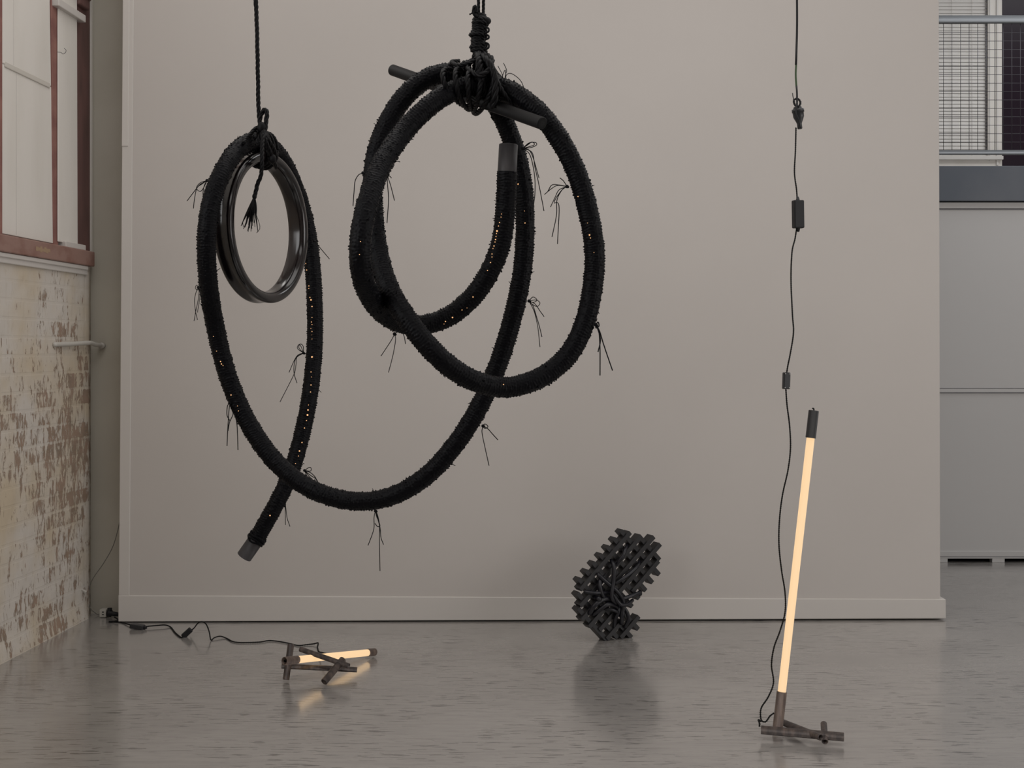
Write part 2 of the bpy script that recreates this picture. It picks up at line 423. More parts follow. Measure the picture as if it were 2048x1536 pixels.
mb = MB(); wb(mb, BY(9), BY(112, -.012), 2.063, 2.885, -.05, -.012, BY(8), BY(103.5, -.012)); mb.build('window_board', M_board, win, False, .003)
mb = MB(); wb(mb, BY(8), BY(103, -.008), 2.885, ZT, -.05, -.008, BY(7), BY(91, -.008)); mb.build('window_board', M_board, win, False, .006)
mb = MB(); wb(mb, BY(12, -.003), BY(102, -.003), 2.872, 2.90, -.02, -.0055); mb.build('board_shade_band', mat('shade_band_paint', (.58, .55, .50), .6, .2), win, False, .004)  # soft shade strip at the board ledge, put into a greyer raised band
mb = MB(); wb(mb, BY(37), BY(38), 2.07, 2.88, -.03, -.0115); wb(mb, BY(30), BY(31), 2.89, ZT, -.03, -.0075); mb.build('board_joint', M_trim, win, False)
mb = MB(); wb(mb, BY(117, .004), BY(156, .004), 2.075, 3.9, -.005, .004, BY(117, .004), BY(154, .004)); mb.build('window_shutter', M_board, win, False, .005)
mb = MB(); wb(mb, BY(132, .02), BY(172, .02), 2.052, 2.082, -.03, .02); mb.build('shutter_ledge', M_trim, win, False, .003)
mb = MB(); wb(mb, BY(118, .03), BY(172, .03), 3.312, 3.352, -.05, .03); mb.build('shutter_ledge', M_trim, win, False, .004)
mb = MB()
wb(mb, BY(150, .03), BY(184, .03), 3.45, 3.62, -.05, .03); wb(mb, BY(160, .02), BY(181, .02), 3.40, 3.46, -.05, .02)
mb.build('window_bracket', M_dred, win, False, .01)
mb = MB()
hk = [P(115, 104, 6.33), P(122, 105, 6.31), P(126, 108, 6.30), P(131, 105, 6.30), P(132, 100, 6.30), P(128, 96.5, 6.30)]
mb.tube(spline(hk, n=30), .0013, 6); mb.build('window_hook', M_wire, win)
mb = MB()   # bare timber scar on the sill
for i in range(7):
    y = BY(58)+i*.022; wb(mb, y, y+.024, 2.0+.004*math.sin(i*2.3), 2.022+.005*math.sin(i*3.7), .034, .0358)
mb.build('paint_chip', mat('bare_timber', (.37, .26, .17), .7, .2), win, False)

# ---- grey pipe round the corner, cable, clip, outlet
mb = MB()
pp = [(BX(6.35, .012), 6.35, 1.5+.012/1.0), P(140, 688, 6.47), P(170, 686, 6.63), P(182, 686, 6.70), P(190, 689, 6.74), P(203, 691, 6.80)]
pp[0] = P(109, 689, 6.31)
mb.tube(spline(pp, n=60), .0125, 14)
mb.ball(P(109, 689, 6.31), .0125)
mb.lathe(P(203, 691, 6.79), P(205, 691.5, 6.829), [(0, 0), (0, .017), (.036, .017), (.036, 0)], 18)
tag(mb.build('wall_pipe', M_white), 'short white painted pipe running across the brick wall into the recess', 'pipe')
mb = MB()
cc = [P(243, 1020, 6.80), P(238, 1050, 6.79), P(226, 1092, 6.77), P(208, 1125, 6.76), P(186, 1157, 6.75), P(178, 1180, 6.75), P(176.5, 1203, 6.75),
      P(182, 1218, 6.76), P(194, 1228, 6.78), P(204, 1230.5, 6.78)]
mb.tube(spline(cc, n=90), .0024, 7)
tag(mb.build('wall_cable', M_grcab), 'thin grey cable looping down the recess wall to the outlet', 'cable')
mb = MB(); mb.box((-.012, -.004, -.008), (.012, .004, .008), Matrix.Translation(P(169, 1183, 6.67)) @ Matrix.Rotation(R(25), 4, 'Y'))
mb.tube(spline([P(163, 1178, 6.66), P(166, 1181, 6.65), P(172, 1184, 6.655)], n=12), .003, 6)
tag(mb.build('cable_clip', M_white, bevel=.001), 'small white cable clip low on the brick wall corner', 'clip')
out = thing('power_outlet', 'white outlet block on the floor in the recess by the brick wall', 'outlet', (-2.29, 6.74, 0))
pc = P(208, 1226.5, 6.74)
mb = MB(); mb.box((pc.x-.020, 6.72, .002), (pc.x+.018, 6.775, .046)); mb.build('outlet_body', M_white, out, False, .004)
mb = MB()
for dz in (.016, .030): mb.box((pc.x-.004, 6.7185, dz), (pc.x+.006, 6.7205, dz+.005))
mb.build('socket_slot', M_gap, out, False)

# ------------------------------------------------------------------ far right: panelled wall, mezzanine, railing, window
YF = 8.47
def fz(py, Y=YF): return CH-(py-HZ)/F*Y
def fx(px, Y=YF): return (px-1024)/F*Y
X0, X1 = 2.2, 6.5
mb = MB(); mb.box((X0, YF, fz(1117)), (X1, YF+.1, fz(405))); struct(mb.build('wall_far', M_far, smooth=False))
mb = MB(); mb.box((X0, YF-.004, fz(785)), (X1, YF+.02, fz(777))); mb.box((X0, YF-.008, fz(417)), (X1, YF+.02, fz(405)))
mb.box((X0, YF-.006, fz(1117)), (X1, YF+.02, fz(1102))); struct(mb.build('trim_2', M_far, smooth=False, bevel=.002))
mb = MB(); mb.box((X0, YF-.0055, fz(786.2)), (X1, YF, fz(785))); mb.box((X0, YF-.0045, fz(419)), (X1, YF, fz(417.5)))
mb.box((X0, YF-.0065, fz(1114)), (X1, YF, fz(1113))); mb.box((X0, YF-.0045, fz(777)), (X1, YF, fz(776.2)))
struct(mb.build('trim_3', M_wire, smooth=False))
mb = MB(); mb.box((X0, YF+.06, 0), (X1, YF+.09, fz(1115))); struct(mb.build('wall_far_gap_shade', M_gap, smooth=False))  # near-black sheet paints in the shade under the panels
mb = MB()
for a, b in ((1870, 1895), (1984, 2009), (2100, 2125), (2220, 2245)):
    mb.box((fx(a), YF-.004, 0), (fx(b), YF+.05, fz(1116)))
struct(mb.build('trim_4', M_far, smooth=False, bevel=.002))
mb = MB(); mb.box((X0, YF-.03, fz(403)), (X1, YF+.12, fz(333))); struct(mb.build('trim_5', M_beam, smooth=False, bevel=.003))
mb = MB(); mb.box((X0, YF+.12, fz(333)-.1), (X1, 10.2, fz(333)-.02)); struct(mb.build('floor_mezzanine', M_far, smooth=False))
YR = YF+.02
rail = thing('railing', 'blue grey pipe railing with wire mesh along the mezzanine edge', 'railing', (3.4, YR, fz(333)))
mb = MB(); mb.rod((X0, YR, fz(39, YR)), (X1, YR, fz(39, YR)), .029); mb.build('top_rail', M_rail, rail)
mb = MB(); mb.rod((X0, YR, fz(305, YR)), (X1, YR, fz(305, YR)), .0175); mb.build('bottom_rail', M_rail, rail)
mb = MB()
px = 1886.8-17.1*6
while fx(px, YR) < X1:
    if fx(px, YR) > X0: mb.tube([(fx(px, YR), YR, fz(45, YR)), (fx(px, YR), YR, fz(303, YR))], .0019, 6)
    px += 17.1
py = 65.0
while py < 300:
    mb.tube([(X0, YR+.003, fz(py, YR)), (X1, YR+.003, fz(py, YR))], .0019, 6); py += 16.85
mb.build('wire_mesh', M_wire, rail)
for xx in (5.2,):
    mb = MB(); mb.rod((xx, YR, fz(335)), (xx, YR, fz(39, YR)), .022); mb.build('post', M_rail, rail)
YW = 9.5
def gz(py): return fz(py, YW)
def gx(px): return fx(px, YW)
mb = MB()
mb.box((X0, YW, 2.75), (gx(1840), YW+.1, 5)); mb.box((gx(1840), YW, 2.75), (gx(2004), YW+.1, gz(311)))
mb.box((gx(1976), YW, gz(311)), (gx(2004), YW+.1, 5)); mb.box((gx(2004), YW, 2.75), (gx(2200), YW+.1, gz(333)))
mb.box((gx(2200), YW, 2.75), (X1, YW+.1, 5))
mb.box((gx(1840), YW, 4.9), (gx(1976), YW+.1, 5)); mb.box((gx(2004), YW, 4.9), (gx(2200), YW+.1, 5))
struct(mb.build('wall_mezzanine', M_board, smooth=False))
mb = MB(); mb.box((gx(1840), YW+.09, gz(311)), (gx(1976), YW+.1, 4.9)); struct(mb.build('window_2', M_far, smooth=False))
mb = MB(); mb.box((gx(1992), YW-.012, gz(331)), (gx(1996), YW+.01, 4.9)); mb.box((gx(1978), YW-.008, gz(322)), (gx(1981), YW+.01, 4.9))
mb.box((gx(1840), YW-.03, gz(320)), (gx(2004), YW+.01, gz(313))); struct(mb.build('trim_6', M_slat, smooth=False, bevel=.002))
mb = MB(); mb.box((gx(2004), YW+.05, gz(333)), (gx(2200), YW+.06, 4.9)); struct(mb.build('window_3', M_dark, smooth=False))
mb = MB()   # rounded lower corner of the dark opening
q = [(gx(2003.5), YW+.02, gz(333.5)), (gx(2003.5), YW+.02, gz(327))]+[(gx(2004+6*(1-math.cos(a))), YW+.02, gz(327+6*math.sin(a))) for a in np.linspace(0, math.pi/2, 6)]
mb.add(q+[(a, b+.03, c) for a, b, c in q], [tuple(range(8)), tuple(range(15, 7, -1))]+[(i, (i+1) % 8, 8+(i+1) % 8, 8+i) for i in range(8)])
struct(mb.build('trim_7', M_board, smooth=False))
bl = thing('venetian_blind', 'off-white slatted blind in the window behind the mezzanine railing', 'blind', (gx(1930), YW+.03, gz(311)))
mb = MB()
py = 311.0; z = gz(311)+.012
pitch = 7.0/F*YW
while z < 4.85:
    c, s_ = math.cos(R(66)), math.sin(R(66))
    M = Matrix.Translation((0, YW+.03, z)) @ Matrix.Rotation(R(77), 4, 'X')
    mb.box((gx(1842), -.0142, -.0008), (gx(1973.5), .0142, .0008), M); z += pitch
mb.build('slats', M_slat, bl, False)
mb = MB()
for pxx in (1973.0, 1945, 1905, 1860):
    mb.tube([(gx(pxx), YW+.012, gz(312)), (gx(pxx), YW+.012, 4.85)], .0016, 5)
mb.build('ladder_cord', M_trim, bl)
mb = MB(); z = gz(311)+.012
while z < 4.85:
    mb.box((gx(1973.2), YW+.010, z-.006), (gx(1975), YW+.03, z+.002)); z += pitch
mb.build('slat_end', M_wire, bl, False)
mb = MB(); mb.box((gx(1842), YW+.012, gz(313.5)), (gx(1974.5), YW+.04, gz(309.5))); mb.build('bottom_bar', M_slat, bl, False, .003)

# ------------------------------------------------------------------ crocheted tube light
TR = .0302
path_px = [(513, 1078, 4.40), (545, 1022, 4.40), (578, 955, 4.42), (600, 885, 4.45), (618, 800, 4.48), (629, 700, 4.54), (629, 600, 4.57), (622, 500, 4.59), (606, 420, 4.57),
 (581, 350, 4.48), (550, 300, 4.36), (512, 282, 4.16), (475, 300, 4.02), (445, 345, 3.93), (422, 405, 3.89), (413, 480, 3.88), (417, 570, 3.92), (432, 660, 4.0),
 (455, 750, 4.02), (488, 830, 4.02), (535, 905, 4.0), (590, 958, 3.97), (650, 990, 3.94), (720, 1003, 3.92), (790, 990, 3.9), (855, 950, 3.88), (910, 890, 3.87),
 (955, 820, 3.86), (990, 745, 3.85), (1020, 655, 3.84), (1042, 560, 3.83), (1050, 470, 3.82), (1048, 390, 3.81), (1035, 315, 3.80), (1012, 250, 3.78), (985, 200, 3.76),
 (950, 163, 3.74), (905, 146, 3.72), (860, 154, 3.70), (815, 187, 3.68), (780, 237, 3.66), (754, 300, 3.65), (745, 370, 3.63), (747, 440, 3.59), (757, 510, 3.54), (779, 580, 3.47),
 (821, 648, 3.42), (875, 712, 3.41), (937, 757, 3.45), (1003, 775, 3.5), (1056, 766, 3.52), (1104, 741, 3.54), (1144, 700, 3.55), (1173, 635, 3.56), (1187, 560, 3.57), (1189, 500, 3.57),
 (1178, 430, 3.57), (1155, 350, 3.57), (1120, 280, 3.57), (1075, 222, 3.58), (1020, 182, 3.60), (965, 168, 3.61), (910, 180, 3.6), (855, 215, 3.56), (805, 267, 3.52),
 (763, 330, 3.43), (737, 400, 3.35), (722, 470, 3.31), (722, 540, 3.33), (744, 600, 3.44), (786, 640, 3.57), (838, 651, 3.62), (892, 636, 3.64), (940, 600, 3.64),
 (976, 550, 3.63), (1001, 490, 3.62), (1011, 420, 3.61), (1014, 343, 3.60)]
cl = spline([P(*q) for q in path_px], step=.0022)
cl = smooth_path(cl, 120)
tl = thing('crocheted_tube_light', 'long black crocheted tube light knotted into hanging loops on two ropes, glinting from inside', 'light sculpture', tuple(P(720, 1020, 3.92)))
nr = len(cl); seg = 60
Ls = np.arange(nr)*.0022; aa = np.arange(seg)/seg
row = Ls/.0085; ri = np.floor(row).astype(int)
C = 19
disp = np.zeros((nr, seg))
rnd = rng.random((ri.max()+2, C))
rnd = rng.random((ri.max()+4, C+1))
for i in range(nr):
    rv = row[i]+aa+.22*np.sin(2*np.pi*3*aa+row[i]*.37)+.16*np.sin(2*np.pi*5*aa-row[i]*.83)+.5
    rk = np.floor(rv).astype(int); fr = rv-rk-.5
    ph = aa*C+np.where(rk % 2 == 0, .5, 0)+.18*np.sin(rk*2.7)
    k = np.floor(ph).astype(int) % C; fa = ph-np.floor(ph)-.5
    hgt = np.exp(-(fr*fr*11+fa*fa*13))
    disp[i] = hgt*(.0012+.0048*rnd[rk, k]**1.6)-.0012
mb = MB(); mb.tube(cl, TR, seg, disp=disp)
mb.build('crochet_sleeve', M_yarn, tl)
# small nubs standing off the yarn
mb = MB()
for _ in range(620):
    i = int(rng.integers(20, nr-20)); t = cl[i+1]-cl[i-1]; t /= np.linalg.norm(t)
    v = rng.normal(0, 1, 3); v -= t*np.dot(v, t); v /= np.linalg.norm(v)
    c = cl[i]+v*(TR+rng.random()*.0022); mb.ball(c, .0017+rng.random()*.0018, 6, 4)
    if rng.random() < .18:
        e = c+v*.007+rng.normal(0, .003, 3); mb.tube([c, (c+e)/2+rng.normal(0, .001, 3), e], .0011, 5)
mb.build('yarn_nubs', M_yarn, tl)['kind'] = 'stuff'
# rolled yarn edges next to the caps
def endcap(i0, i1, p_end, r):
    a = Vector(cl[i0]); b = Vector(p_end)
    mb = MB(); d = (b-a); L = d.length; c = .0015
    mb.lathe(a-d.normalized()*.01, b, [(0, r), (L+.01-c, r), (L+.01-c, r), (L+.01, r-c), (L+.01, r-c), (L+.01, r-.004), (L+.01, r-.004), (L+.007, r-.005), (L+.007, 0)], 40)
    mb.build('end_cap', M_capg, tl)
    if i0 != 0: return
    mb = MB(); t = d.normalized(); u = t.cross(Vector((0, 1, 0))).normalized(); v = t.cross(u)
    for k, (off, rr) in enumerate(((.001, .0055), (-.011, .005), (.009, .0035))):
        ring = [tuple(a+t*(off+.003*math.sin(3*q+k))+(u*math.cos(q)+v*math.sin(q))*(r+.0025)) for q in np.linspace(0, 2*math.pi, 24, endpoint=False)]
        twist(mb, ring, rr, 3, closed=True)
    mb.build('cast_off_edge', M_yarn, tl)
endcap(0, 1, P(488, 1114, 4.40), .0285)
endcap(-1, -2, P(1017, 289, 3.60), .0285)
# lights glinting through the stitches
dots = [(612, 527, 2), (614, 540, 2.4), (618, 572, 2), (618, 577, 2), (620, 595, 2), (622, 600, 3), (624, 613, 2.2), (624, 635, 1.5), (623, 644, 1.8), (624, 649, 1.5), (622, 657, 1.5),
 (624, 663, 1.6), (624, 670, 1.6), (624, 678, 1.2), (624, 714, 3.2), (624, 725, 1.3), (622, 744, 2), (623, 754, 1.3), (622, 770, 2.1), (621, 784, 1.8), (617, 810, 1.3), (616, 820, 2.6), (615, 830, 3.2),
 (613, 841, 1.7), (609, 856, 2), (604, 885, 2), (599, 902, 2.6), (597, 912, 1.5), (591, 927, 1.3), (540, 1031, 2.4), (416, 600, 1.6), (418, 620, 1.7), (419, 634, 1.5), (423, 652, 2.5),
 (427, 673, 1.7), (433, 702, 1.9), (441, 723, 2), (443, 728, 2.2), (446, 731, 1.4), (462, 790, 2.2), (475, 812, 1.4), (477, 822, 1.8),
 (1003, 428, 1.5), (1002, 434, 1.8), (999, 445, 1.8), (997, 452, 1.6), (994, 462, 3.2), (993, 467, 1.6), (992, 473, 1.7), (991, 479, 2.2), (990, 484, 1.8), (988, 492, 2.2), (986, 497, 1.4), (984, 508, 1.8), (984, 514, 1.8),
 (981, 525, 2), (975, 541, 1.7), (905, 635, 2.6), (891, 643, 2.0), (888, 648, 1.2), (946, 594, 2.2), (924, 620, 1.7), (934, 616, 1.2), (1036, 368, 2.6), (1179, 470, 2.8), (1181, 476, 1.8), (1156, 393, 2), (1175, 446, 1.2), (1188, 505, 1.2),
 (1050, 446, 2), (1049, 422, 1.1), (719, 509, 1.6), (721, 483, 1.6), (776, 537, 1.5), (1007, 769, 2.0), (1030, 765, 1.2)]
cpx = np.stack([1024+cl[:, 0]/cl[:, 1]*F, HZ-(cl[:, 2]-CH)/cl[:, 1]*F], 1)
for x, y, s_ in dots:
    d = np.hypot(cpx[:, 0]-x, cpx[:, 1]-y)
    ok = d*cl[:, 1]/F < TR*.95
    if not ok.any(): continue
    d2 = np.where(ok, cl[:, 1], 99)      # the strand nearest the viewer side there
    Yn = d2.min(); near = ok & (cl[:, 1] < Yn+.1)
    i = int(np.where(near, d, 1e9).argmin())
    dd = d[i]*cl[i, 1]/F
    Yc = cl[i, 1]-math.sqrt(max(TR*TR-dd*dd, 0))-.0012
    mb = MB(); mb.ball(P(x, y, Yc), s_*.58*Yc/F, 8, 5); mb.build('led', M_led, tl)

# yarn ends tied at the joins
def tie(base, strands, Y, r=.0011, loops=()):
    mb = MB()
    b = P(*base, Y); mb.ball(b, .0055, 8, 5)
    mb.ball(P(base[0]+2, base[1]+1, Y-.004), .004, 7, 4)
    for s_ in strands:
        pts = [b]; k = len(s_); yy = Y
        for j, q in enumerate(s_): yy = Y+.012*math.sin(j*1.9+q[0]); pts.append(P(q[0], q[1], yy))
        mb.tube(spline(pts, n=8*len(pts)), r, 6)
    for lp in loops: mb.tube(spline([b]+[P(q[0], q[1], Y-.006) for q in lp]+[b], n=30), r, 6)
    mb.build('yarn_tie', M_yarn, tl)
tie((414, 361), [[(405, 366), (397, 372), (374, 402)], [(404, 368), (394, 376), (389, 398), (387, 417)], [(409, 370), (406, 385), (407, 402)]], 3.92, .0013, [[(400, 366), (393, 376), (400, 383), (407, 376)]])
tie((397, 575), [[(393, 582), (389, 600), (391, 622), (395, 640)], [(398, 585), (396, 602), (392, 620), (388, 642)], [(400, 590), (395, 625)]], 3.95, .0011, [[(393, 570), (391, 577), (396, 580)]])
tie((460, 806), [[(458, 820), (456, 850), (454, 892)], [(462, 815), (466, 828), (459, 845), (456, 862)], [(466, 812), (473, 842), (475, 870), (476, 900)], [(455, 812), (454, 830), (460, 842)]], 4.0, .0015)
tie((607, 706), [[(596, 710), (588, 722), (578, 745)], [(594, 714), (592, 730), (590, 742), (585, 755), (560, 804)], [(591, 718), (588, 745), (594, 766)]], 4.44, .0014, [[(602, 693), (598, 689), (595, 697)], [(606, 692), (600, 688), (598, 696)]])
tie((628, 482), [[(637, 492), (648, 505), (659, 518)]], 4.44, .0014)
tie((609, 941), [[(620, 950), (632, 958), (638, 968)], [(614, 952), (620, 962), (628, 972)]], 4.36, .0015, [[(618, 935), (622, 936), (621, 942)], [(622, 946), (632, 957), (629, 965), (620, 955)]])
tie((562, 968), [[(565, 985), (570, 1010), (571, 1050)], [(567, 985), (571, 1010), (574, 1035), (580, 1053)], [(557, 980), (556, 992), (561, 1000)]], 3.93, .0012)
tie((751, 1022), [[(755, 1030), (759, 1050), (759, 1080), (760, 1142)], [(748, 1035), (748, 1055), (744, 1070), (736, 1091)], [(755, 1036), (760, 1055), (762, 1075), (767, 1089)], [(753, 1032), (757, 1042), (760, 1052), (755, 1053), (750, 1047)]], 3.88, .0014)
tie((726, 346), [[(717, 350), (710, 363), (708, 385), (706, 412)]], 3.56, .0013)
tie((774, 350), [[(781, 370), (789, 401)], [(775, 368), (777, 400), (774, 446)], [(779, 352), (783, 356)]], 3.43, .0013)
tie((789, 668), [[(783, 680), (772, 697), (762, 712)], [(791, 680), (786, 710), (777, 745)], [(800, 660), (808, 672), (811, 688)]], 3.54, .0012)
tie((1045, 297), [[(1058, 300), (1066, 315), (1072, 335), (1078, 356)], [(1064, 305), (1070, 335), (1078, 370), (1088, 422)], [(1060, 310), (1069, 350), (1070, 385), (1067, 410)]], 3.74, .0014, [[(1058, 286), (1071, 285), (1073, 290), (1062, 295)], [(1055, 290), (1064, 284), (1068, 290)]])
tie((1134, 373), [[(1127, 362), (1120, 356)], [(1115, 371), (1102, 378), (1089, 389)], [(1118, 380), (1110, 395), (1101, 414)], [(1124, 380), (1114, 400), (1113, 430), (1104, 474)], [(1122, 382), (1108, 405), (1118, 412), (1115, 488)], [(1118, 370), (1104, 370), (1096, 382)]], 3.55, .0013)
tie((1058, 602), [[(1070, 608), (1080, 622), (1088, 633)], [(1066, 612), (1072, 630), (1078, 650), (1084, 674)], [(1068, 622), (1074, 645), (1077, 665), (1080, 694)]], 3.78, .0013, [[(1066, 594), (1074, 600), (1066, 605)], [(1072, 600), (1080, 606), (1074, 613), (1064, 608)]])
tie((1192, 650), [[(1198, 665), (1200, 700), (1200, 751)], [(1199, 662), (1206, 685), (1216, 715), (1225, 741)], [(1196, 660), (1201, 680), (1196, 704)]], 3.54, .0018, [[(1196, 644), (1198, 652), (1192, 656)]])
tie((966, 852), [[(964, 865), (970, 895), (978, 931)], [(976, 858), (985, 868), (996, 880)]], 3.83, .0015, [[(970, 848), (976, 853), (970, 857)]])
tie((1008, 165), [[(1011, 150), (1013, 140), (1007, 126)], [(1013, 150), (1022, 147), (1035, 155), (1044, 166), (1050, 184)], [(1004, 148), (1000, 140), (996, 132)], [(1003, 160), (1010, 140), (1012, 155)]], 3.55, .0011)

# ------------------------------------------------------------------ metal stick through the knot
mb = MB(); mb.rod(P(785, 140, 3.96), P(1085, 247, 3.455), .0185, 0, .02, 32)
tag(mb.build('metal_tube', M_stick), 'straight black metal tube pushed through the right-hand knot of loops', 'tube')

# ------------------------------------------------------------------ right-hand hanging rope with lashing
hr = thing('hanging_rope', 'black double rope with coiled knot lashing the right-hand loops', 'rope', tuple(P(960, 118, 3.66)), 'ropes holding the hanging sculpture')
KY = 3.66
mb = MB()
twist(mb, [P(958, 40, KY), P(957, 10, KY), P(958, -60, KY), P(960, -230, KY), (P(960, 0, KY).x, KY, 4.98)], .0052, 3)
twist(mb, [P(966, 40, KY), P(967, 10, KY+.01), P(966, -60, KY), P(962, -230, KY), (P(963, 0, KY).x, KY, 4.98)], .0052, 3)
mb.build('rope_strands', M_rope, hr)
mb = MB()
ctr = P(962, 30, KY)
# coil going down, radius about 15 px
n = 13*12; pts = []
for i in range(n):
    t = i/n; a = 2*math.pi*i/12.0
    py_ = 36+80*t; rr = (.0185+.003*math.sin(t*19)+.002*math.sin(t*47))*(1.05 if t > .1 else .9)
    c = P(962-8*math.sin(t*2.4)+ (4*t), py_, KY)
    pts.append((c.x+rr*math.cos(a), c.y+rr*math.sin(a), c.z))
twist(mb, pts, .0068, 3)
mb.tube(spline([P(962, 28, KY), P(957, 70, KY), P(957, 100, KY), P(963, 130, KY)], n=20), .0165, 16)
# big knot on top and side bits
for (x, y, r_) in ((960, 40, .021), (972, 42, .016), (953, 44, .014), (955, 82, .019), (958, 105, .020)):
    mb.ball(P(x, y, KY-.006), r_, 14, 10, (1, .8, .8))
twist(mb, [P(957, 34, KY-.02), P(948, 28, KY-.02), P(948, 15, KY-.02), P(952, 14, KY-.02), P(953, 26, KY-.02)], .006, 3)
twist(mb, [P(948, 24, KY-.02), P(943, 27, KY-.022), P(939, 29, KY-.022)], .003, 2)
for y0, dy in ((60, 6), (92, 7), (74, 5)):
    mb.tube(spline([P(970, y0-dy, KY-.02), P(977, y0-dy/2, KY-.02), P(977, y0+dy/2, KY-.02), P(970, y0+dy, KY-.02)], n=14), .0032, 6)
mb.build('coiled_knot', M_rope, hr)
mb = MB()
def loop(cx, cy, Yc, rz, ry, tilt=0, yaw=0, r_=.0058, ph=0):
    c = P(cx, cy, Yc); pts = []
    for a in np.linspace(0, 2*math.pi, 20, endpoint=False):
        lx = rz*math.cos(a)*math.sin(R(tilt)); lz = rz*math.cos(a)*math.cos(R(tilt)); ly = ry*math.sin(a)
        pts.append((c.x+lx+ly*math.sin(R(yaw)), c.y+ly*math.cos(R(yaw)), c.z+lz))
    twist(mb, pts, r_, 3, closed=True)
for i in range(7):   # vertical wraps on the right of the knot
    loop(987+i*6.5, 166+i*5, 3.665, .066-.0015*i, .122-.003*i, -14-3*i, 3*i, .0078)
for i in range(4):   # wraps in the middle
    loop(950+i*8, 150+i*5, 3.67, .056+.004*i, .118, 5-4*i, -6+4*i, .0085)
for i in range(5):   # slack loops hanging under the knot
    loop(915+i*13, 176+3*i, 3.66, .054+.004*math.sin(i*2), .108, -16+8*i, 20-9*i, .0085)
for i in range(3):   # wraps over the left strand
    loop(918+i*9, 148, 3.72, .040, .042, 24-8*i, 0, .005)
twist(mb, [P(956, 108, 3.62), P(975, 122, 3.56), P(988, 150, 3.55), P(990, 190, 3.55), P(985, 215, 3.57)], .012, 3)
twist(mb, [P(966, 108, 3.62), P(983, 118, 3.58), P(978, 140, 3.55), P(960, 150, 3.55), P(940, 140, 3.6), P(935, 128, 3.66), P(950, 120, 3.68)], .010, 3)
twist(mb, [P(958, 112, 3.6), P(943, 124, 3.62), P(918, 130, 3.64), P(903, 124, 3.7), P(918, 122, 3.75)], .007, 3)
mb.build('lashing', M_rope, hr)

# ------------------------------------------------------------------ glossy ring
RC = P(526, 456, 4.19)
th = R(70.5)
ax = Vector((math.sin(th), -math.cos(th), 0)); pu = Vector((math.cos(th), math.sin(th), 0)); up = Vector((0, 0, 1))
W = .036
prof = [(-W, .247), (-W*.985, .255), (-W*.9, .2605), (-W*.72, .2635), (-W*.5, .262), (-W*.2, .2595), (0, .259), (W*.2, .2595), (W*.5, .262), (W*.72, .2635), (W*.9, .2605), (W*.985, .255), (W, .247),
        (W*.985, .238), (W*.88, .230), (W*.65, .2245), (W*.3, .2225), (0, .223), (-W*.3, .2225), (-W*.65, .2245), (-W*.88, .230), (-W*.985, .238)]
mb = MB(); vs = []; fs = []; NS = 120; k = len(prof)
for i in range(NS):
    a = 2*math.pi*i/NS
    for s_, r_ in prof:
        vs.append(tuple(RC+ax*s_+(pu*math.cos(a)+up*math.sin(a))*r_))
for i in range(NS):
    for j in range(k):
        fs.append((i*k+j, ((i+1) % NS)*k+j, ((i+1) % NS)*k+(j+1) % k, i*k+(j+1) % k))
mb.add(vs, fs)
ring = mb.build('ring', M_ring)
sb = ring.modifiers.new('subdivision', 'SUBSURF'); sb.levels = 1; sb.render_levels = 1
tag(ring, 'wide polished black ring hanging inside the left crocheted loop', 'ring')

# ------------------------------------------------------------------ left-hand hanging rope
lr = thing('hanging_rope', 'single black twisted rope ending in a frayed tassel over the black ring', 'rope', tuple(P(522, 262, 4.1)), 'ropes holding the hanging sculpture')
mb = MB(); Y0 = 4.10
ax_r = Vector((math.sin(R(70.5)), -math.cos(R(70.5)), 0)); pu_ = Vector((math.cos(R(70.5)), math.sin(R(70.5)), 0))
twist(mb, [P(526, 268, Y0-.03), P(520, 245, Y0), P(517, 215, Y0), P(516, 160, Y0), P(514, 60, Y0), P(512, 0, Y0), P(511, -120, Y0), (P(511, 0, Y0).x, Y0, 4.98)], .0078, 3, wob=.1)
mb.build('rope_strands', M_rope, lr)
mb = MB()
twist(mb, [P(521, 262, Y0-.02), P(520, 238, Y0-.012), P(525, 224, Y0-.01), P(530, 219, Y0-.01), P(534, 226, Y0-.015), P(532, 245, Y0-.02), P(529, 275, Y0-.03)], .0085, 3)
twist(mb, [P(522, 252, Y0), P(510, 258, Y0-.02), P(501, 268, Y0-.04), P(492, 276, Y0-.07), P(488, 286, 4.0)], .0075, 3)
twist(mb, [P(524, 262, Y0), P(515, 268, Y0-.02), P(510, 276, Y0-.05)], .007, 3)
RT = P(526, 456, 4.19)+Vector((0, 0, .2425))     # middle of the ring's top
for i, d_ in enumerate((-.035, -.017, .002, .020)):   # wraps round the top of the ring
    c = RT+pu_*d_; pts = [tuple(c+ax_r*(.041*math.cos(a))+Vector((0, 0, .0265*math.sin(a)))+pu_*(.01*math.sin(a*.5))) for a in np.linspace(0, 2*math.pi, 22, endpoint=False)]
    twist(mb, pts, .0052, 3, closed=True)
for i, d_ in enumerate((-.03, -.008, .014)):   # wraps holding ring and crocheted tube together
    c = RT+pu_*d_+Vector((0, 0, .030)); pts = [tuple(c+ax_r*(.050*math.cos(a))+Vector((0, 0, .064*math.sin(a)))) for a in np.linspace(0, 2*math.pi, 26, endpoint=False)]
    twist(mb, pts, .0058, 3, closed=True)
twist(mb, [P(528, 262, 4.05), P(532, 285, 4.03), P(540, 305, 4.06), P(548, 325, 4.1), P(552, 335, 4.13)], .0085, 3)
twist(mb, [P(526, 262, 4.05), P(536, 280, 4.04), P(548, 300, 4.09), P(553, 318, 4.12)], .0085, 3)
for (x, y, r_) in ((523, 255, .015), (528, 272, .017), (536, 290, .016), (545, 318, .013)):
    mb.ball(P(x, y, 4.07), r_, 12, 8, (1, .8, 1.3))
mb.build('knot', M_rope, lr)
mb = MB()
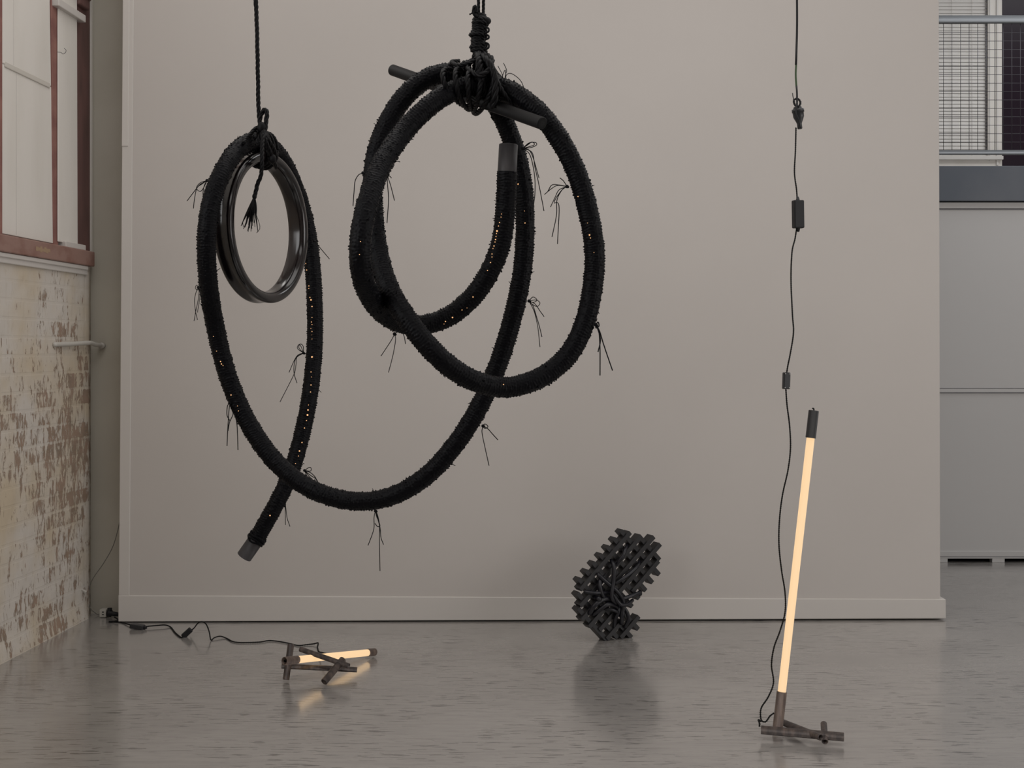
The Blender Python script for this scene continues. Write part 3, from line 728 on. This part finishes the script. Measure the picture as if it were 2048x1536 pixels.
twist(mb, [P(526, 268, 4.02), P(524, 300, 3.99), P(524, 325, 3.98), P(522, 350, 3.99), P(515, 368, 4.0), P(512, 382, 4.0), P(509, 392, 4.0)], .0075, 3)
mb.ball(P(509, 393, 4.0), .008, 10, 6, (1, 1, 1.3))
ends = [(482, 452), (487, 458), (490, 455), (497, 450), (495, 462), (502, 463), (505, 452), (512, 440), (516, 464), (493, 445), (484, 447), (508, 446), (499, 456)]
for i, (ex, ey) in enumerate(ends):
    m_ = P(508+(ex-508)*.45+2.5*math.sin(i*2), 393+(ey-393)*.45, 4.0+.012*math.sin(i*1.7)); e = P(ex, ey, 4.0+.015*math.cos(i*2.1))
    mb.tube(spline([P(509, 393, 4.0), m_, e], n=16), [.0027]*10+[.0024, .002, .0018, .0015, .0013, .001], 6)
    if i % 2 == 0:
        mb.tube(spline([m_, P(ex+4, ey-10, 3.99), P(ex+5-i % 3*4, ey+2, 3.99)], n=10), .001, 5)
mb.build('tassel', M_rope, lr)

# ------------------------------------------------------------------ lattice of black bars tied with rope
LO = (1120+680/5.909, 1040+390/5.909)
lu = (82/5.909, -94/5.909); lv = (80/5.909, 91/5.909)
LY = 6.20; yaw = R(27)
# plane through the foot, left side nearer the viewer
pd = Vector((math.cos(yaw), math.sin(yaw), 0)); pn = Vector((math.sin(yaw), -math.cos(yaw), 0))
L0 = P(1232, 1150, LY)
def onplane(px, py, off=0.0):
    d = Vector(((px-1024)/F, 1.0, -(py-HZ)/F)); o = Vector((0, 0, CH))
    t = ((L0+pn*off)-o).dot(pn)/d.dot(pn)
    return o+d*t
Ou = onplane(*LO)
U1 = (onplane(LO[0]+lu[0], LO[1]+lu[1])-Ou); V1 = (onplane(LO[0]+lv[0], LO[1]+lv[1])-Ou)
ul, vl = U1.length, V1.length
lat = thing('lattice_sculpture', 'upright black lattice of crossed bars tied with thick rope by the baseboard', 'sculpture', (L0.x, L0.y, 0))
hb = .0118; hd = .056
def bar(axis, k, a, b, layer):
    # axis 0: runs along U at v=k ; axis 1: runs along V at u=k
    e = (U1 if axis == 0 else V1); o_ = (V1 if axis == 0 else U1)
    en = e.normalized(); w_ = o_.normalized()
    p0 = Ou+o_*k+e*a; p1 = Ou+o_*k+e*b
    n_ = pn
    vs = []
    for p_ in (p0, p1):
        for s1 in (-hb, hb):
            for s2 in (layer*.009, layer*.009+hd): vs.append(p_+w_*s1-n_*s2)
    mb = MB(); mb.hexa([tuple(v) for v in vs]); mb.build('bar', M_latt, lat, False, .0012)
for k, a, b in ((-.34, -4.9, 2.25), (.70, -5.9, 2.85), (1.70, -6.65, 3.72), (2.68, -6.6, 3.72), (3.66, -6.1, -2.2), (3.66, -1.4, 2.5), (4.78, -6.15, -3.9), (5.76, -5.1, -2.45)):
    bar(0, k, a, b, 0)
for k, a, b in ((2.70, .9, 3.75), (1.72, -1.05, 4.7), (.72, -1.05, 4.7), (-.28, -1.05, 4.7), (-1.28, -1.05, 4.7), (-2.28, -1.05, 4.7), (-3.28, -1.05, 6.65), (-4.28, -1.05, 6.65), (-5.26, -.25, 5.6), (-6.15, .75, 5.1)):
    bar(1, k, a, b, 1)
def zr(pts, off, r_=.0095, nm='tied_rope'):
    mb = MB(); q = [onplane(1120+x/5.909, 1040+y/5.909, off+o) for x, y, o in pts]
    mb.tube(spline(q, n=50), r_, 14); mb.ball(q[0], r_, 10, 6); mb.ball(q[-1], r_, 10, 6); mb.build(nm, M_fat, lat)
o1 = .009
zr([(790, 300, -.03), (772, 350, .0), (745, 420, .008), (700, 480, 0), (650, 540, -.02)], o1)
zr([(605, 480, -.02), (632, 530, .01), (640, 620, .02), (630, 740, .025), (612, 860, .03), (615, 930, .03), (660, 980, .02)], o1, .0105)
zr([(935, 490, -.03), (915, 545, 0), (840, 620, .01), (740, 695, .01), (650, 755, 0)], o1)
zr([(455, 650, 0), (510, 700, .01), (570, 750, .015), (640, 810, .02), (705, 880, .025), (745, 960, .02), (742, 1060, .02), (732, 1130, .02), (728, 1220, 0)], o1, .011)
zr([(300, 850, -.01), (380, 862, .01), (470, 862, .015), (590, 860, .0)], o1)
zr([(940, 860, 0), (860, 890, .01), (760, 925, .01), (690, 930, .0)], o1, .0105)
zr([(855, 950, .0), (800, 1000, .03), (730, 1005, .04), (680, 960, .035), (640, 900, .02), (600, 850, .0)], o1, .0095)
zr([(540, 1050, .0), (610, 1060, .015), (670, 1085, .015), (720, 1140, 0)], o1, .009)
zr([(750, 1030, .0), (795, 1100, .01), (808, 1180, .01), (770, 1260, -.01)], o1, .0105)
zr([(350, 1100, -.01), (400, 1020, .01), (470, 960, .015), (560, 930, .01), (620, 960, .0)], o1, .013)
zr([(400, 1110, -.01), (470, 1060, .01), (560, 1000, .02), (640, 1010, .01), (700, 1060, .0)], o1, .012)
zr([(480, 680, -.01), (470, 780, .01), (500, 880, .015), (560, 960, .0)], o1, .012)
zr([(640, 1260, -.02), (650, 1180, 0), (690, 1090, .01), (700, 1000, .0)], o1, .0105)
zr([(430, 920, .0), (460, 935, .02), (470, 960, .0)], o1, .014)
zr([(930, 870, -.03), (946, 875, 0), (945, 850, -.02)], o1, .011)

# ------------------------------------------------------------------ standing tube lamp
sl = thing('floor_lamp', 'tall leaning glowing tube lamp standing on crossed bronze rods', 'lamp', tuple(P(1555, 1465, 4.70)[:2])+(0,))
pb = P(1554.5, 1464, 4.70); pb.z = .004
pt = P(1627.5, 821, 4.78); ax_ = (pt-pb)
def on(py):
    # point on the lamp axis at image row py
    lo, hi = 0, 1
    for _ in range(40):
        m_ = (lo+hi)/2; q = pb+ax_*m_; r_ = HZ+(CH-q.z)/q.y*F
        if r_ > py: lo = m_
        else: hi = m_
    return pb+ax_*lo
mb = MB(); mb.rod(pb, on(1383), .0198, .0160, .02); mb.build('socket', M_bronze, sl)
mb = MB(); mb.rod(on(1386), on(873), .0158); mb.build('light_tube', M_lamp, sl)
mb = MB(); mb.rod(on(876), pt, .0202, .0165, .01, hole0=False); mb.build('end_cap', M_black, sl)
mb = MB(); q = pt; mb.tube(spline([q-ax_.normalized()*.012, q+Vector((0, -.002, .004)), q+Vector((-.003, -.003, .009)), q+Vector((-.006, -.004, .007))], n=10), .003, 7); mb.build('cable_stub', M_cord, sl)
def zrod(name, a, b, r_, par, hol=.7, m=M_dbronze):
    mb = MB(); mb.rod(a, b, r_, r_*hol, .025); return mb.build(name, m or M_bronze, par)
zrod('rod', P(1522, 1459.5, 4.63), P(1688, 1474, 4.555), .0165, sl, .78)
zrod('rod', P(1556, 1441, 4.79), P(1641.5, 1474.5, 4.525), .0128, sl, .7)
zrod('rod', P(1647.5, 1447, 4.64), P(1650, 1483.5, 4.54), .0122, sl, .7)
# ------------------------------------------------------------------ hanging cord of the standing lamp
hc = sl
mb = MB()
twist(mb, [P(1592, 255, 4.95), P(1591, 300, 4.94), P(1589, 345, 4.93), P(1593, 378, 4.92), P(1594.5, 402, 4.92)], .0036, 2, .016)
twist(mb, [P(1594, 452, 4.92), P(1590, 478, 4.92), P(1584, 505, 4.9), P(1582, 560, 4.9), P(1585, 630, 4.88), P(1587, 665, 4.87), P(1581, 705, 4.86), P(1575, 735, 4.86), P(1573, 750, 4.86)], .0036, 2, .016)
twist(mb, [P(1571.5, 775, 4.86), P(1574, 810, 4.86), P(1579, 850, 4.86), P(1581, 895, 4.85), P(1576, 940, 4.84), P(1565, 990, 4.83), P(1559, 1040, 4.82), P(1558, 1090, 4.80), P(1563, 1140, 4.79), P(1570, 1185, 4.78),
           P(1570, 1225, 4.77), P(1560, 1262, 4.76), P(1548, 1295, 4.75), P(1543, 1330, 4.74), P(1547, 1365, 4.73), P(1537, 1393, 4.71), P(1523, 1415, 4.69), P(1521, 1432, 4.68), P(1524, 1442, 4.68), P(1532, 1443, 4.68), P(1540, 1432, 4.69), P(1548, 1426, 4.69)], .0036, 2, .016)
twist(mb, [P(1523, 1443, 4.66), P(1517, 1440, 4.655), P(1519, 1446, 4.645), P(1519, 1453, 4.64)], .004, 2, .016)
mb.build('power_cord', M_cord, hc)
mb = MB(); mb.tube(spline([P(1594, 225, 4.93), P(1594, 190, 4.94), P(1593, 172, 4.95)], n=12), .0040, 8)
mb.tube(spline([P(1592, 130, 4.95), P(1594, 60, 4.95), P(1594, 0, 4.95), P(1593, -160, 4.95), (P(1593, 0, 4.95).x, 4.95, 4.98)], n=40), .0046, 8); mb.build('supply_cable', M_plastic, hc)
mb = MB(); mb.tube(spline([P(1593, 175, 4.95), P(1591.5, 150, 4.95), P(1592.5, 126, 4.95)], n=12), .0040, 8); mb.build('earth_wire', M_green, hc)
pl = MB(); a = P(1595, 214, 4.95); b = P(1600, 258, 4.95); L = (b-a).length
pl.lathe(a, b, [(0, 0), (0, .016), (.008, .019), (.010, .023), (.010, .025), (.022, .025), (.022, .0225), (.040, .022), (.046, .020), (.066, .011), (.070, .010), (L-.002, .010), (L, .008), (L, 0)], 28)
pl.build('plug', M_plastg, hc)
mb = MB(); twist(mb, [P(1596, 216, 4.94), P(1601, 206, 4.94), P(1596, 198, 4.94), P(1588, 200, 4.94), P(1590, 210, 4.94), P(1597, 212, 4.93)], .005, 2, .016)
mb.tube(spline([P(1588, 200, 4.94), P(1586, 193, 4.94), P(1585, 186, 4.94)], n=8), .0018, 6)
mb.tube(spline([P(1594, 205, 4.92), P(1592, 225, 4.915), P(1597, 240, 4.915), P(1601, 256, 4.925)], n=24), .0036, 7)
mb.build('cord_knot', M_plastic, hc)
def lbox(name, c, wx, wy, wz, rotY, m, par, bev=.004, rotZ=0):
    mb = MB(); M = Matrix.Translation(c) @ Matrix.Rotation(rotZ, 4, 'Z') @ Matrix.Rotation(rotY, 4, 'Y')
    mb.box((-wx, -wy, -wz), (wx, wy, wz), M); return mb.build(name, m, par, False, bev), M
b1, M1 = lbox('led_driver', P(1596, 428.5, 4.92), .0225, .015, .0575, R(-1), M_plastic, hc, .005, R(14))
for s_ in (1, -1):
    mb = MB(); mb.lathe(M1 @ Vector((0, 0, s_*.056)), M1 @ Vector((0, 0, s_*.072)), [(0, .0085), (.016, .0045), (.016, 0)], 14)
    mb.build('strain_relief', M_plastic, b1)
b2, M2 = lbox('dimmer', P(1572.5, 761.5, 4.86), .0145, .010, .034, R(2), M_plastg, hc, .004, R(14))
for sx in (-.009, .0095):
    for sz in (-.028, .028):
        mb = MB(); mb.lathe(M2 @ Vector((sx, -.0092, sz)), M2 @ Vector((sx, -.0112, sz)), [(0, .0019), (.0015, .0019), (.002, .0012), (.002, 0)], 10)
        mb.build('screw', M_screw, b2)

# ------------------------------------------------------------------ tube lamp lying on the floor
fl = thing('floor_lamp', 'short glowing tube lamp lying across four bronze rods on the floor', 'lamp', (P(640, 1364, 5.4).x, 5.45, 0))
A = P(568.5, 1322, 5.32); B = P(749, 1304, 5.87)
D = (B-A)
def fr(t): return A+D*t
mb = MB(); mb.rod(fr(0), fr(.135), .0180, .0145, .012); mb.build('socket', M_bronze, fl)
mb = MB(); mb.ball(fr(.02), .007, 10, 6); mb.lathe(fr(.005), fr(.03), [(0, .003), (0, .006), (.012, .006)], 12); mb.build('socket_nut', M_stick, fl)
mb = MB(); mb.rod(fr(.125), fr(.93), .0160); mb.build('light_tube', M_lamp, fl)
mb = MB(); mb.rod(fr(.915), fr(1.0), .0185, .0150, .01); mb.build('end_cap', M_bronze, fl)
zrod('rod', P(572, 1359.5, 5.42), P(582, 1288, 5.47), .0148, fl, .75)
zrod('rod', P(563, 1332, 5.45), P(714, 1339.5, 5.50), .0120, fl, .75)
zrod('rod', P(600, 1298, 5.50), P(698, 1332, 5.42), .0118, fl, .75)
zrod('rod', P(648, 1364, 5.345), P(686, 1319, 5.46), .0160, fl, .8)
fc = fl
def FP(px, py, z=.0045):
    Y = F*(CH-z)/(py-HZ); return Vector(((px-1024)/F*Y, Y, z))
mb = MB()
twist(mb, [P(229, 1234, 6.66), P(236, 1240, 6.60), FP(222, 1244), FP(219, 1243, .006), FP(232, 1243), FP(245, 1245), FP(255, 1248, .007), FP(264, 1250, .010)], .0042, 2, .018)
twist(mb, [FP(286, 1254, .008), FP(296, 1252.5, .012), FP(315, 1251, .012), FP(330, 1250, .012), FP(341, 1254), FP(350, 1265), FP(358, 1272), FP(363, 1275, .004), FP(367, 1272, .012)], .0042, 2, .018)
twist(mb, [FP(381, 1261, .02), P(388, 1256, 6.30), P(396, 1246, 6.28), P(404, 1243.5, 6.26), P(412, 1248, 6.24), P(418, 1262, 6.22), FP(422, 1280), FP(428, 1276, .008), FP(440, 1272.5, .010), FP(452, 1276), FP(466, 1283), FP(485, 1285),
           FP(520, 1284), FP(540, 1281), FP(565, 1284), FP(580, 1287), FP(597, 1291), FP(612, 1289.5), FP(628, 1287.5, .008), FP(636, 1286, .016), P(635, 1295, 5.96), P(637.5, 1303, 5.90), P(645, 1305.5, 5.78), P(655, 1308, 5.68)], .0038, 2, .018)
mb.build('power_cord', M_cord, fc)
c1 = FP(275, 1253, .014)
d1, _ = lbox('led_driver', c1, .038, .019, .012, R(6), M_plastg, fc, .004, R(-12))
mb = MB(); mb.rod(c1+Vector((.034, -.006, -.004)), c1+Vector((.052, -.012, -.004)), .007); mb.build('strain_relief', M_plastic, d1)
c2 = P(374, 1266, 6.36); c2.z = .028
lbox('dimmer', P(374, 1266, 6.27), .029, .010, .014, R(-42), M_plastic, fc, .004, R(10))
pp0 = P(216.5, 1226, 6.73); pp1 = P(237, 1229, 6.71)
mb = MB(); L = (pp1-pp0).length
mb.lathe(pp0, pp1, [(0, 0), (0, .020), (.016, .021), (.018, .016), (.03, .013), (L, .011), (L, 0)], 24)
mb.box((pp0.x-.002, pp0.y-.01, pp0.z+.012), (pp0.x+.018, pp0.y+.01, pp0.z+.028))
mb.build('plug', M_plastic, fc)
mb = MB(); twist(mb, [pp1, pp1+Vector((.02, -.03, -.02)), P(236, 1240, 6.60)], .0042, 2, .018); mb.build('plug_lead', M_cord, fc)
